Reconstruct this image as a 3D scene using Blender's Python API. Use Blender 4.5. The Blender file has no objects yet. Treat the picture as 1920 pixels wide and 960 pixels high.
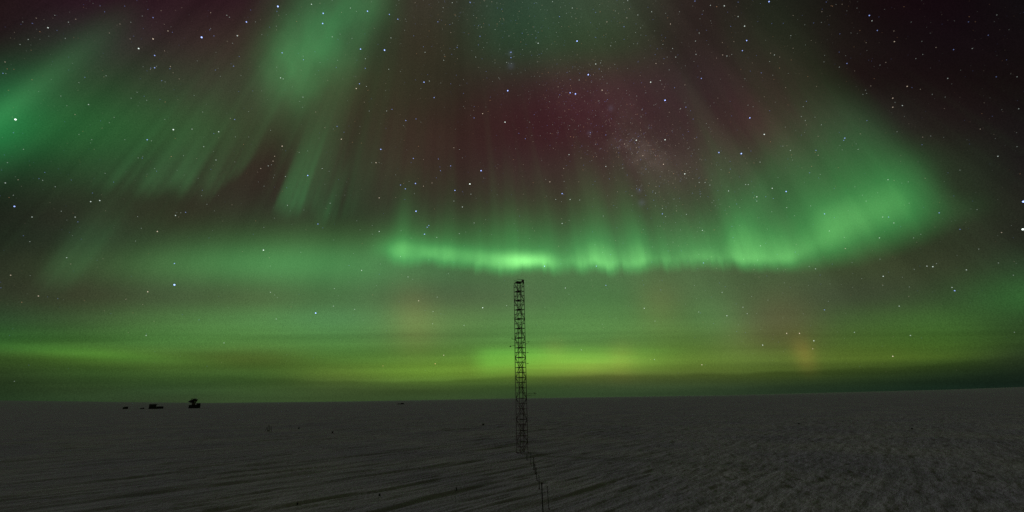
import bpy, bmesh, math, random
import numpy as np
from mathutils import Vector, Matrix

random.seed(7)
rng = np.random.default_rng(11)
S = bpy.context.scene
COL = S.collection

# ------------------------------------------------------------------ camera
EYE = 10.0                       # the photographer stands on a raised platform
F = 805.0                        # focal length in photo pixels (1920 wide)
PITCH = math.atan(266.0 / F)
ROLL = math.radians(0.9)
fw = Vector((0, math.cos(PITCH), math.sin(PITCH)))
r0 = Vector((1, 0, 0)); u0 = Vector((0, -math.sin(PITCH), math.cos(PITCH)))
rt = math.cos(ROLL) * r0 - math.sin(ROLL) * u0
up = math.sin(ROLL) * r0 + math.cos(ROLL) * u0
cam_data = bpy.data.cameras.new('camera'); cam = bpy.data.objects.new('camera', cam_data)
COL.objects.link(cam)
M = Matrix((rt, up, -fw)).transposed().to_4x4(); M.translation = (0, 0, EYE)
cam.matrix_world = M
cam_data.sensor_width = 36; cam_data.lens = 36 * F / 1920.0
cam_data.clip_start = 0.1; cam_data.clip_end = 30000
S.camera = cam

# ------------------------------------------------------------------ world, added low sun for snow relief, exposure
w = bpy.data.worlds.new('World'); S.world = w; w.use_nodes = True
w.node_tree.nodes['Background'].inputs[0].default_value = (0.001, 0.001, 0.001, 1)
w.node_tree.nodes['Background'].inputs[1].default_value = 0.3
sd = bpy.data.lights.new('added_relief_sun', 'SUN'); sun = bpy.data.objects.new('added_relief_sun', sd); COL.objects.link(sun)  # added lamp with no visible source; brightens the snow and brings out its relief
sd.energy = 0.37; sd.angle = math.radians(12); sd.color = (0.97, 0.90, 1.04)
az, el = math.radians(-62), math.radians(16)       # low, ahead on the left
sdir = Vector((math.sin(az) * math.cos(el), math.cos(az) * math.cos(el), math.sin(el)))
sun.rotation_euler = sdir.to_track_quat('Z', 'Y').to_euler()
S.view_settings.view_transform = 'Standard'; S.view_settings.look = 'None'
S.view_settings.exposure = 0; S.view_settings.gamma = 1
S.view_settings.use_curve_mapping = False
S.cycles.use_denoising = False
S.cycles.transparent_max_bounces = 24
S.cycles.max_bounces = 4
SNOW = 0.42

# ------------------------------------------------------------------ helpers
def lin(c):
    c = np.asarray(c, float) / 255.0
    return np.where(c <= 0.04045, c / 12.92, ((c + 0.055) / 1.055) ** 2.4)

def px_dir(x, y):
    """direction through photo pixel (x, y)"""
    a = (x - 960) / F; b = (480 - y) / F
    return (rt * a + up * b + fw).normalized()

def ground_at(x, y):
    d = px_dir(x, y); t = -EYE / d.z
    return Vector((d.x * t, d.y * t, 0))

def at_range(x, y, rng_m):
    """height of pixel (x,y) at horizontal range rng_m"""
    d = px_dir(x, y); t = rng_m / math.hypot(d.x, d.y)
    return Vector((d.x * t, d.y * t, EYE + d.z * t))

def smooth(a, b, x):
    t = np.clip((x - a) / (b - a), 0, 1); return t * t * (3 - 2 * t)

_tab = rng.random((256, 256)) * 2 - 1
def vnoise(x, y):
    xi = np.floor(x).astype(int); yi = np.floor(y).astype(int)
    fx = x - xi; fy = y - yi
    fx = fx * fx * fx * (fx * (fx * 6 - 15) + 10); fy = fy * fy * fy * (fy * (fy * 6 - 15) + 10)
    g = lambda i, j: _tab[(xi + i) & 255, (yi + j) & 255]
    return (g(0, 0) * (1 - fx) + g(1, 0) * fx) * (1 - fy) + (g(0, 1) * (1 - fx) + g(1, 1) * fx) * fy
def fbm(x, y, n=3):
    s = 0; a = 1; t = 0
    for k in range(n):
        s = s + a * vnoise(x * 2 ** k + 17.3 * k, y * 2 ** k + 5.1 * k); t += a; a *= .5
    return s / t

def interp_smooth(xs, ys, x):
    """piecewise cubic through control points"""
    xs = np.array(xs, float); ys = np.array(ys, float)
    m = np.gradient(ys, xs)
    x = np.clip(x, xs[0], xs[-1]); i = np.clip(np.searchsorted(xs, x) - 1, 0, len(xs) - 2)
    h = xs[i + 1] - xs[i]; t = (x - xs[i]) / h
    return ((2*t**3 - 3*t**2 + 1) * ys[i] + (t**3 - 2*t**2 + t) * h * m[i]
            + (-2*t**3 + 3*t**2) * ys[i + 1] + (t**3 - t**2) * h * m[i + 1])

def tag(o, label=None, cat=None, group=None, kind=None):
    if label: o['label'] = label
    if cat: o['category'] = cat
    if group: o['group'] = group
    if kind: o['kind'] = kind
    return o

def empty(name, loc, rz=0):
    o = bpy.data.objects.new(name, None); COL.objects.link(o)
    o.location = loc; o.rotation_euler = (0, 0, rz); o.empty_display_size = .3
    return o

def link(name, me, parent=None, loc=(0, 0, 0)):
    o = bpy.data.objects.new(name, me); COL.objects.link(o); o.location = loc
    if parent: o.parent = parent
    return o

class MB:
    """collects shapes into one mesh"""
    def __init__(s): s.bm = bmesh.new()
    def box(s, c, d, rot=None, bev=0):
        r = bmesh.ops.create_cube(s.bm, size=1)['verts']
        bmesh.ops.scale(s.bm, vec=d, verts=r)
        if bev:
            es = list({e for v in r for e in v.link_edges})
            nv = bmesh.ops.bevel(s.bm, geom=es, offset=bev, segments=1, affect='EDGES')['verts']
            r = list({v for v in nv} | {v for v in r if v.is_valid})
        if rot is not None: bmesh.ops.rotate(s.bm, cent=(0, 0, 0), matrix=rot, verts=r)
        bmesh.ops.translate(s.bm, vec=c, verts=r); return s
    def tube(s, a, b, r1, r2=None, n=6):
        a = Vector(a); b = Vector(b); r2 = r1 if r2 is None else r2
        vs = bmesh.ops.create_cone(s.bm, cap_ends=True, segments=n, radius1=r1, radius2=r2, depth=(b - a).length)['verts']
        q = (b - a).to_track_quat('Z', 'Y').to_matrix()
        bmesh.ops.rotate(s.bm, cent=(0, 0, 0), matrix=q, verts=vs)
        bmesh.ops.translate(s.bm, vec=(a + b) / 2, verts=vs); return s
    def lathe(s, prof, c, q, n=16):
        rings = []
        for (r, h) in prof:
            rings.append([s.bm.verts.new(Vector(c) + q @ Vector((r * math.cos(2*math.pi*k/n), r * math.sin(2*math.pi*k/n), h))) for k in range(n)])
        for A, B in zip(rings, rings[1:]):
            for k in range(n): s.bm.faces.new((A[k], A[(k+1) % n], B[(k+1) % n], B[k]))
        s.bm.faces.new(rings[-1]); s.bm.faces.new(rings[0][::-1]); return s
    def mesh(s, name, mat):
        me = bpy.data.meshes.new(name); bmesh.ops.recalc_face_normals(s.bm, faces=s.bm.faces[:])
        s.bm.to_mesh(me); s.bm.free(); me.materials.append(mat); return me
    def build(s, name, mat, parent=None): return link(name, s.mesh(name, mat), parent)

def surf(name, col, rough=0.6, metal=0.0, var=0.25, scale=6.0, bump=0.02):
    m = bpy.data.materials.new(name); m.use_nodes = True; nt = m.node_tree; b = nt.nodes['Principled BSDF']
    tc = nt.nodes.new('ShaderNodeTexCoord'); n = nt.nodes.new('ShaderNodeTexNoise'); n.inputs['Scale'].default_value = scale
    n.inputs['Detail'].default_value = 5
    nt.links.new(tc.outputs['Object'], n.inputs['Vector'])
    r = nt.nodes.new('ShaderNodeValToRGB'); e = r.color_ramp.elements
    e[0].position = .3; e[1].position = .7
    e[0].color = (*[c * (1 - var) for c in col], 1); e[1].color = (*[min(1, c * (1 + var)) for c in col], 1)
    nt.links.new(n.outputs['Fac'], r.inputs['Fac']); nt.links.new(r.outputs['Color'], b.inputs['Base Color'])
    bp = nt.nodes.new('ShaderNodeBump'); bp.inputs['Distance'].default_value = bump; bp.inputs['Strength'].default_value = .5
    nt.links.new(n.outputs['Fac'], bp.inputs['Height']); nt.links.new(bp.outputs['Normal'], b.inputs['Normal'])
    b.inputs['Roughness'].default_value = rough; b.inputs['Metallic'].default_value = metal
    return m

M_STEEL = surf('dark_weathered_steel', (0.11, 0.08, 0.065), .75, .0, .4, 3)
M_PLANK = surf('scaffold_plank', (0.05, 0.038, 0.03), .85, 0, .4, 8)
M_POLE = surf('bare_pole', (0.035, 0.03, 0.026), .8, 0, .3, 9)
M_FLAG = surf('dark_flag_cloth', (0.02, 0.018, 0.02), .9, 0, .3, 20)
M_HUT = surf('dark_painted_cladding', (0.022, 0.024, 0.026), .8, 0, .3, 1)
M_GLASS = surf('unlit_window', (0.02, 0.022, 0.025), .2, 0, .1, 2)
M_DISH = surf('dish_panel', (0.03, 0.032, 0.03), .7, 0, .2, 1)
M_WOOD = surf('crate_wood', (0.05, 0.04, 0.03), .85, 0, .3, 6)

# ================================================================== SKY
R_SKY = 6000.0
VX, VY = 850.0, -450.0           # where the aurora rays converge (magnetic zenith)

GX = [0, 160, 320, 480, 640, 800, 960, 1120, 1280, 1440, 1600, 1760, 1920]
GRID = {   # large soft colours of the night sky, without the structured aurora
 -60: [(26,18,20),(36,20,28),(42,24,30),(46,30,32),(56,52,44),(58,42,36),(46,58,46),(50,58,44),(42,36,30),(30,30,24),(22,14,16),(18,9,14),(16,10,14)],
 0:   [(32,20,22),(42,24,32),(44,25,31),(48,32,34),(52,62,46),(54,50,40),(46,66,50),(56,70,52),(46,38,34),(32,34,26),(24,16,16),(20,9,14),(16,12,14)],
 80:  [(34,30,28),(44,42,40),(50,40,38),(56,48,40),(50,58,42),(52,48,36),(44,62,44),(52,64,44),(46,38,34),(40,38,30),(26,20,18),(20,12,15),(18,12,14)],
 160: [(32,56,38),(42,58,38),(52,56,42),(58,58,44),(58,56,40),(50,46,34),(52,40,36),(62,42,42),(56,42,42),(50,36,34),(32,24,22),(24,16,16),(20,14,14)],
 240: [(28,72,38),(40,76,40),(48,72,42),(54,58,40),(56,50,38),(54,42,34),(56,32,33),(60,34,37),(60,44,43),(62,42,42),(48,48,40),(34,30,26),(24,20,20)],
 320: [(32,44,30),(40,58,36),(46,56,38),(50,42,34),(54,52,40),(54,44,36),(58,44,40),(62,50,44),(66,58,50),(60,62,48),(50,60,42),(42,52,36),(28,26,24)],
 400: [(32,38,28),(42,46,34),(46,48,34),(50,56,40),(50,62,42),(54,58,42),(58,60,44),(62,66,48),(62,68,50),(58,74,50),(56,72,46),(46,58,38),(36,38,30)],
 450: [(34,42,30),(44,54,38),(52,70,44),(58,84,50),(60,88,52),(60,84,52),(60,84,52),(64,84,56),(66,84,56),(62,84,52),(56,70,44),(46,54,36),(38,42,32)],
 500: [(42,48,34),(54,64,42),(62,88,52),(66,104,60),(68,108,64),(72,108,68),(76,110,68),(78,112,70),(76,100,64),(68,88,56),(60,72,46),(52,60,40),(44,64,40)],
 560: [(46,56,38),(58,66,44),(68,88,56),(76,102,62),(76,112,68),(82,104,68),(82,110,70),(80,120,70),(80,104,64),(72,88,58),(62,74,50),(54,76,44),(50,92,46)],
 600: [(46,72,42),(62,88,50),(76,114,62),(84,130,72),(84,132,78),(96,128,74),(88,128,72),(88,132,72),(84,116,64),(76,88,58),(66,90,48),(60,94,44),(46,74,38)],
 640: [(50,91,41),(61,100,45),(76,121,58),(84,128,63),(82,128,65),(87,119,61),(87,132,65),(87,128,65),(87,119,56),(78,91,50),(73,99,43),(61,93,37),(45,67,33)],
 670: [(53,80,35),(64,95,38),(73,102,44),(78,102,44),(80,118,51),(86,122,51),(89,131,53),(91,120,53),(89,118,49),(82,102,46),(75,96,38),(60,84,33),(40,55,31)],
 700: [(44,63,32),(52,78,36),(61,89,40),(65,93,41),(84,111,45),(94,129,47),(89,113,45),(90,102,49),(82,100,45),(72,90,39),(54,72,33),(39,56,30),(28,42,28)],
 730: [(39,57,32),(47,67,37),(52,75,42),(61,85,45),(71,93,49),(77,102,52),(70,97,52),(68,91,54),(63,84,52),(54,73,48),(42,62,42),(30,49,36),(23,37,29)],
 755: [(36,55,32),(43,63,37),(52,68,42),(59,80,46),(64,86,48),(68,92,54),(68,90,56),(63,86,54),(56,77,50),(50,68,45),(37,57,40),(28,45,36),(23,35,29)],
 820: [(34,50,32),(42,60,36),(50,66,40),(56,76,44),(58,78,44),(60,80,48),(58,78,50),(56,76,48),(50,68,44),(44,60,40),(34,52,36),(26,42,34),(22,34,28)],
}
GY = sorted(GRID); GARR = np.array([lin(GRID[y]) for y in GY])   # rows, cols, 3

def base_rgb(px, py):
    # cubic in both directions
    cols = np.clip(px, 0, 1920); i = np.clip((cols // 160).astype(int), 0, 11); t = (cols - i * 160) / 160
    def h(p0, p1, p2, p3, t):
        t = t[..., None]
        return p1 + 0.5 * t * (p2 - p0 + t * (2*p0 - 5*p1 + 4*p2 - p3 + t * (3*(p1 - p2) + p3 - p0)))
    rows = []
    gy = np.array(GY, float); yy = np.clip(py, gy[0], gy[-1]); j = np.clip(np.searchsorted(gy, yy) - 1, 0, len(gy) - 2)
    ii = [np.clip(i + k, 0, 12) for k in (-1, 0, 1, 2)]
    def row(jj): return h(*[GARR[jj, a] for a in ii], t)
    A = row(np.clip(j - 1, 0, len(gy) - 1)); B = row(j); C = row(j + 1); D = row(np.clip(j + 2, 0, len(gy) - 1))
    h1 = (gy[j + 1] - gy[j]); ty = ((yy - gy[j]) / h1)[..., None]
    d0 = (gy[j] - gy[np.clip(j - 1, 0, None)]); d0 = np.where(d0 == 0, h1, d0)
    j3 = np.clip(j + 2, 0, len(gy) - 1); d2 = gy[j3] - gy[j + 1]; d2 = np.where(d2 == 0, h1, d2)
    mB = .5 * ((C - B) / h1[..., None] + (B - A) / d0[..., None]) * h1[..., None]
    mC = .5 * ((C - B) / h1[..., None] + (D - C) / d2[..., None]) * h1[..., None]
    out = (2*ty**3 - 3*ty**2 + 1) * B + (ty**3 - 2*ty**2 + ty) * mB + (-2*ty**3 + 3*ty**2) * C + (ty**3 - ty**2) * mC
    return np.clip(out, 0.002, None)

def gauss(px, py, cx, cy, sx, sy, ang=0.0):
    c, s = math.cos(math.radians(ang)), math.sin(math.radians(ang))
    dx, dy = px - cx, -(py - cy)
    u = dx * c + dy * s; v = -dx * s + dy * c
    return np.exp(-.5 * ((u / sx) ** 2 + (v / sy) ** 2))

def ray(px, py, x0, y0, x1, y1, wd, soft=.25, pw=1.0):
    """a streak from its foot (x0,y0) to its top (x1,y1); the foot is sharper than the top"""
    L = math.hypot(x1 - x0, y1 - y0); ux, uy = (x1 - x0) / L, (y1 - y0) / L
    t = ((px - x0) * ux + (py - y0) * uy) / L; d = (px - x0) * -uy + (py - y0) * ux
    along = smooth(-soft * .5, soft, t) * (1 - smooth(.25, 1.15, t)) ** pw
    ww = wd * (1 + .5 * np.clip(t, 0, 1))
    return along * np.exp(-.5 * (d / ww) ** 2)

def rays1d(x, seed, sc):
    return fbm(x / sc + seed * 31.7, np.full_like(x, seed * 3.3), 3)

# ---- lower edge of the bright arc
EX = [600, 680, 730, 800, 880, 980, 1060, 1150, 1250, 1350, 1440, 1485, 1530, 1590, 1650, 1710, 1760, 1810]
EY = [462, 470, 480, 490, 497, 504, 502, 500, 495, 493, 494, 494, 478, 458, 432, 408, 384, 360]
EI = [.0, .06, .44, .57, .60, .68, .60, .62, .64, .65, .62, .58, .58, .66, .66, .62, .40, .0]
EH = [20, 30, 42, 46, 46, 50, 54, 60, 56, 58, 74, 84, 92, 104, 110, 104, 90, 60]
ET = [.2, .2, .30, .24, .24, .26, .32, .34, .34, .30, .40, .4, .40, .40, .40, .4, .4, .3]
EB = [20, 18, 14, 11, 11, 11, 12, 12, 13, 13, 14, 15, 24, 34, 40, 40, 40, 34]

def arc_component(px, py):
    xf = px.copy()
    for _ in range(4):
        y0 = interp_smooth(EX, EY, xf)
        xf = 900 + (px - 900) * (y0 + 900) / np.maximum(py + 900, 60)
    y0 = interp_smooth(EX, EY, xf); d = y0 - py
    I = np.interp(xf, EX, EI); H = np.interp(xf, EX, EH); T = np.interp(xf, EX, ET); Bl = np.interp(xf, EX, EB)
    r = rays1d(xf, 1, 46.0); r2 = rays1d(xf, 2, 17.0); r3 = rays1d(xf, 3, 30.0); r4 = rays1d(xf, 4, 7.5)
    wr = np.interp(xf, [1330, 1430, 1560], [1, .6, .22])
    gain = 1 + 0 * xf; tall = 1 + 0 * xf
    for (cx, s_, g_, t_) in [(752, 12, .04, .25), (1054, 9, -.16, -.3), (975, 16, .10, .2), (1120, 22, .12, .2), (1205, 13, .12, .3), (1262, 24, -.04, -.1),
                             (1410, 18, .08, .35), (905, 26, -.08, .0), (1330, 12, .05, .1), (835, 14, .05, .15), (1560, 18, .06, .1)]:
        k = np.exp(-.5 * ((xf - cx) / s_) ** 2); gain = gain + g_ * k; tall = tall + t_ * k
    d = d + (8 * r3 + 4 * r4) * wr
    up_ = np.clip(d, 0, None)
    core = np.exp(-(up_ / (H * np.clip(1 + .35 * r3 * wr, .5, 2))) ** 1.35)
    tail = T * np.exp(-up_ / (H * np.interp(xf, [950, 1060, 1330, 1420], [1.3, .95, .95, 1.2]) * np.clip(tall + .3 * r2 * wr, .4, 2.5))) * np.clip(1 + (.8 * r + .35 * r2 + .2 * r4) * wr, 0, None) * tall
    prof = gain * (core * (1 + (.08 * r + .12 * r2 + .12 * r4) * wr) + tail)
    cut = smooth(-Bl * 1.5, Bl * 1.1, d)
    cutx = smooth(610, 765, xf) * (1 - smooth(1700, 1835, xf))
    a = I * prof * cut * cutx
    # knots in the curtain
    for (cx, cy, sx, sy, an, v) in [(1800,392,40,18,10,.05), (748,466,22,14,12,.24), (982,488,40,10,0,.62), (880,476,70,11,-6,.26), (975,440,26,34,4,.10), (810,470,40,12,-8,.14),
                                    (1100,470,30,30,0,.10), (1145,482,26,16,0,.06), (1200,455,14,40,6,.10),
                                    (1462,462,40,22,-30,.12), (1566,402,30,24,20,.13), (1650,368,70,26,24,.06), (1700,320,44,30,35,.06),
                                    (756,420,10,40,-2,.07), (1412,385,20,56,-25,.12), (1480,488,20,10,0,.10), (1380,440,40,26,0,.06)]:
        a = a + v * gauss(px, py, cx, cy, sx, sy, an)
    return np.clip(a, 0, None)

ARC_LO = np.array([0.034, 0.325, 0.072]); ARC_HI = np.array([0.30, 0.90, 0.24])
def arc_rgb(px, py):
    a = arc_component(px, py)[..., None]
    k = np.clip((a - .55) / .9, 0, 1)
    rgb = a * .92 * (ARC_LO * (1 - k * .55) + ARC_HI * k * .55)
    return rgb

def curtain(px, py, ex, ey, ei, eh, blur, seed, sc, amp, lowy=0.0):
    """a hanging sheet of rays above the lower edge (ex, ey), every ray pointing at the zenith point"""
    xf = px.copy()
    for _ in range(5):
        y0 = np.interp(xf, ex, ey)
        xf = VX + (px - VX) * (y0 - VY) / np.maximum(py - VY, 60)
    I = np.interp(xf, ex, ei, left=0, right=0); H = np.interp(xf, ex, eh)
    r = rays1d(xf, seed, sc); r2 = rays1d(xf, seed + 1, sc * .38); r3 = rays1d(xf, seed + 2, sc * .8)
    d = np.interp(xf, ex, ey) - py + lowy * r3
    u = np.clip(d, 0, None) / (H * np.clip(1 + .5 * r3, .4, 1.7))
    return I * smooth(-blur, blur * 1.6, d) * np.exp(-u ** 1.3) * np.clip(1 + amp * (r + .6 * r2), 0, None)

def patch_rgb(px, py):       # tall pale patch high on the left of centre
    a = .20 * gauss(px, py, 632, 40, 40, 90, -28) + .40 * gauss(px, py, 548, 128, 38, 52, -14) \
      + .24 * gauss(px, py, 592, 66, 56, 70, -24) + .14 * gauss(px, py, 690, 10, 30, 60, -25)
    a = .90 * a * (1 + .40 * fbm(px / 60. + 3, py / 70., 3)) * (1 + .22 * rays1d(VX + (px - VX) / np.maximum(py - VY, 60) * 600, 5, 40.0))
    for q in [(526, 396, 606, 195, 7, .16), (546, 400, 622, 215, 6, .10), (606, 420, 652, 300, 5, .10)]:
        a = a + q[5] * ray(px, py, *q[:5])
    a = a + .95 * curtain(px, py, [490, 515, 535, 560, 580, 600, 625, 650, 680], [380, 392, 400, 398, 392, 414, 420, 408, 390],
                    [0, .18, .28, .24, .08, .14, .15, .06, 0], [80, 90, 110, 110, 100, 90, 80, 70, 50], 20, 20, 30., 1.2, 16)
    a = a + .6 * curtain(px, py, [480, 520, 600, 700, 800, 900], [330, 330, 330, 380, 410, 420],
                    [0, .07, .08, .05, .03, 0], [150, 170, 190, 200, 180, 160], 60, 26, 40., 1.6, 40)
    return np.clip(a, 0, None)[..., None] * np.array([.045, .29, .085])

def left_rgb(px, py):        # glow and fan of rays at the left edge
    a = .58 * gauss(px, py, -20, 240, 66, 46, 35) + .20 * gauss(px, py, 130, 230, 150, 70, 10)
    g = np.clip(a, 0, None)[..., None] * np.array([.010, .17, .045])
    b = np.zeros_like(px)
    for q in [(-40, 250, 260, 10, 17, .42), (-60, 230, 200, 20, 40, .08), (376, 372, 470, 180, 7, .14), (318, 362, 410, 195, 8, .10),
              (85, 548, 235, 350, 20, .20), (120, 540, 250, 360, 10, .10)]:
        b = b + q[5] * ray(px, py, *q[:5])
    b = b + 1.0 * curtain(px, py, [120, 170, 230, 290, 340, 385, 420, 450, 480], [335, 345, 352, 360, 366, 372, 350, 325, 300],
                    [0, .14, .22, .28, .30, .31, .24, .14, 0], [90, 100, 110, 115, 115, 120, 115, 110, 90], 20, 33, 30., 1.0, 26)
    b = b + .8 * curtain(px, py, [20, 70, 130, 200, 300, 420], [550, 550, 520, 470, 440, 430],
                    [0, .10, .10, .08, .05, 0], [110, 120, 120, 130, 130, 100], 40, 40, 40., 1.6, 30)
    return g + b[..., None] * np.array([.034, .145, .046])

EDGE_X = [-200, 0, 150, 300, 450, 600, 700, 800, 900, 1010, 1200, 1400, 1600, 1750, 1920, 2100]
EDGE_Y = [660, 668, 680, 694, 705, 712, 715, 713, 708, 703, 701, 698, 690, 682, 665, 650]
def bank(px, py):            # the dark cloud bank along the horizon cuts the glow off from below
    edge = interp_smooth(EDGE_X, EDGE_Y, px) + 2.5 * fbm(px / 60. + 2, px * 0 + 4, 3)
    st = np.interp(px, [0, 400, 600, 760, 1500, 1750, 1920], [.06, .10, .22, .30, .32, .22, .12])
    e2 = edge + np.interp(px, [0, 700, 1000, 1300], [16, 14, 20, 26])
    return 1 - st * smooth(-2, 5, py - edge) - .10 * smooth(-2, 6, py - e2) * smooth(500, 700, px)
def low_rgb(px, py):         # bands lying low over the horizon
    g = np.array([.09, .42, .045]); yv = np.array([.22, .25, .015]); o = np.array([.19, .075, .02]); gr = np.array([.045, .22, .06])
    def e(a): return a[..., None]
    band = smooth(870, 925, px) * (1 - smooth(1090, 1320, px)) * np.exp(-.5 * ((py - 672 + (px - 1000) * .012) / np.where(py > 672, 19, 13)) ** 2)
    out = e(.44 * band * (1 + .35 * fbm(px / 160., py / 7., 3))) * g
    out = out + e(.30 * gauss(px, py, 1080, 682, 95, 15, 2)) * yv
    edge = interp_smooth(EDGE_X, EDGE_Y, px)
    soft = np.exp(-.5 * ((py - edge + 16) / np.where(py > edge - 16, 14, 20)) ** 2)
    out = out + e(.85 * (1 + .7 * fbm(px / 300. + 7, (py + px * .01) / 8., 3)) * soft * np.interp(px, [0, 200, 450, 700, 850, 1000, 1200, 1500, 1750, 1920], [.02, .04, .0, .04, .12, .11, .07, .08, .06, .01])) * np.array([.20, .34, .02])
    out = out + e(.22 * gauss(px, py, 180, 664, 120, 8, -4)) * g * .8
    for (cx, cy, sx, sy, an, v) in [(775,598,30,44,6,.24), (1040,655,16,16,0,.16), (1165,672,18,24,0,.2), (1105,692,26,8,0,.14), (1508,664,14,22,25,.40), (1235,570,30,40,10,.16), (1390,640,40,30,0,.12), (1470,600,50,40,-30,.14)]:
        out = out + e(v * gauss(px, py, cx, cy, sx, sy, an)) * o
    out = out + e(.22 * gauss(px, py, 460, 490, 180, 26, 2) + .16 * gauss(px, py, 620, 500, 120, 30, 0)) * gr * 1.6
    out = out + e(.22 * gauss(px, py, 1350, 600, 60, 34, -45)) * gr
    return out * bank(px, py)[..., None]

def to_px(D):
    """photo-plane coordinates of directions D (n,3) and a weight that fades to 0 well outside the view"""
    x = D @ np.array(rt); y = D @ np.array(up); z = D @ np.array(fw)
    zz = np.maximum(z, .12)
    px = 960 + F * x / zz; py = 480 - F * y / zz
    ox = np.maximum(np.maximum(-px, px - 1920), 0); oy = np.maximum(np.maximum(-60 - py, 0), 0)
    wgt = np.exp(-(ox / 900) ** 2 - (oy / 700) ** 2) * smooth(.05, .3, z)
    return px, py, wgt

def sky_rgb(D):
    px, py, wgt = to_px(D)
    b = base_rgb(px, py)
    th = VX + (px - VX) / np.maximum(py - VY, 60) * 700
    upper = (1 - smooth(480, 620, py))
    b = b * (1 + (upper * (.14 * rays1d(th, 7, 60.) + .07 * rays1d(th, 8, 20.)))[..., None])
    lowm = smooth(560, 640, py) * (1 - smooth(745, 760, py))
    streak = fbm(px / 420. + 3, (py + px * .012) / 11. + 9, 3)
    b = b * (1 + (lowm * .20 * streak)[..., None]) * bank(px, py)[..., None]
    fan = upper * np.clip(rays1d(th, 9, 42.) + .5 * rays1d(th, 10, 15.), 0, 1.5) * smooth(60, 300, py) * (.35 + .65 * gauss(px, py, 1060, 330, 330, 130, 0))
    b = b + (fan * .55)[..., None] * np.array([.010, .026, .010])
    cl = fbm(px / 130. + 40, py / 90. + 13, 3)
    b = b * (1 + (.07 * cl)[..., None] * np.array([1.2, .9, 1.0]))
    # rose glow of the high red aurora and the Milky Way's brightest cloud
    b = b + (.08 * gauss(px, py, 1035, 250, 40, 36, 0) + .07 * gauss(px, py, 840, 280, 90, 50, 0) + .08 * gauss(px, py, 1400, 190, 90, 50, 0) + .08 * gauss(px, py, 1120, 205, 60, 40, 0))[..., None] * np.array([.022, .0, .006])
    b = b + ((.62 * gauss(px, py, 1185, 282, 34, 20, -20) + .34 * gauss(px, py, 1235, 300, 44, 24, -30) + .22 * gauss(px, py, 1150, 215, 70, 40, -30)) * (1 + 1.1 * fbm(px / 18., py / 18., 4)))[..., None] * np.array([.028, .020, .018])
    for (cx, cy, s) in [(1145, 203, 3.2), (1105, 249, 2.5), (1199, 357, 3), (1203, 380, 4), (958, 123, 4), (957, 100, 3)]:
        b = b + (gauss(px, py, cx, cy, s, s))[..., None] * np.array([.022, .026, .04])
    # outside the view the same kind of sky goes on
    azm = np.arctan2(D[:, 0], D[:, 1]); e = np.degrees(np.arcsin(np.clip(D[:, 2], -1, 1)))
    gen = np.array([.022, .017, .014]) + np.exp(-((e - 9) / 10.) ** 2)[:, None] * np.array([.022, .05, .010]) \
        + (smooth(10, 40, e) * np.clip(.5 + fbm(azm * 2.2, e / 26., 2), 0, 1))[:, None] * np.array([.006, .016, .006])
    return b * wgt[:, None] + gen * (1 - wgt)[:, None]

# ---- one az/el lattice for dome and aurora sheets, finest where the photograph looks
azs = np.radians(np.concatenate([np.arange(-180, -75, 3.0), np.arange(-75, 75, .27), np.arange(75, 180, 3.0)]))
els = np.radians(np.concatenate([np.array([-8, -4, -2.]), np.arange(-1, 12, .16), np.arange(12, 66, .30), np.arange(66, 90, 3.0), [89.9]]))
NA, NE = len(azs), len(els)
AZ, EL = np.meshgrid(azs, els)
DIRS = np.stack([np.sin(AZ) * np.cos(EL), np.cos(AZ) * np.cos(EL), np.sin(EL)], -1).reshape(-1, 3)

def shell_mesh(name, radius, rgb, mask=None):
    ii, jj = np.meshgrid(np.arange(NA), np.arange(NE - 1))
    a = (jj * NA + ii).ravel(); b_ = (jj * NA + (ii + 1) % NA).ravel(); c = b_ + NA; d = a + NA
    q = np.stack([a, d, c, b_], -1)
    if mask is not None: q = q[mask[q].any(1)]
    used, inv = np.unique(q, return_inverse=True); q = inv.reshape(-1, 4)
    co = DIRS[used] * radius + np.array([0, 0, EYE]); col = rgb[used]
    me = bpy.data.meshes.new(name)
    me.vertices.add(len(co)); me.vertices.foreach_set('co', co.astype(np.float32).ravel())
    me.loops.add(q.size); me.loops.foreach_set('vertex_index', q.ravel().astype(np.int32))
    me.polygons.add(len(q)); me.polygons.foreach_set('loop_start', np.arange(0, q.size, 4, dtype=np.int32))
    me.update(calc_edges=True)
    at = me.color_attributes.new('glow', 'FLOAT_COLOR', 'POINT')
    at.data.foreach_set('color', np.concatenate([col, np.ones((len(col), 1))], 1).astype(np.float32).ravel())
    return me

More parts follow.
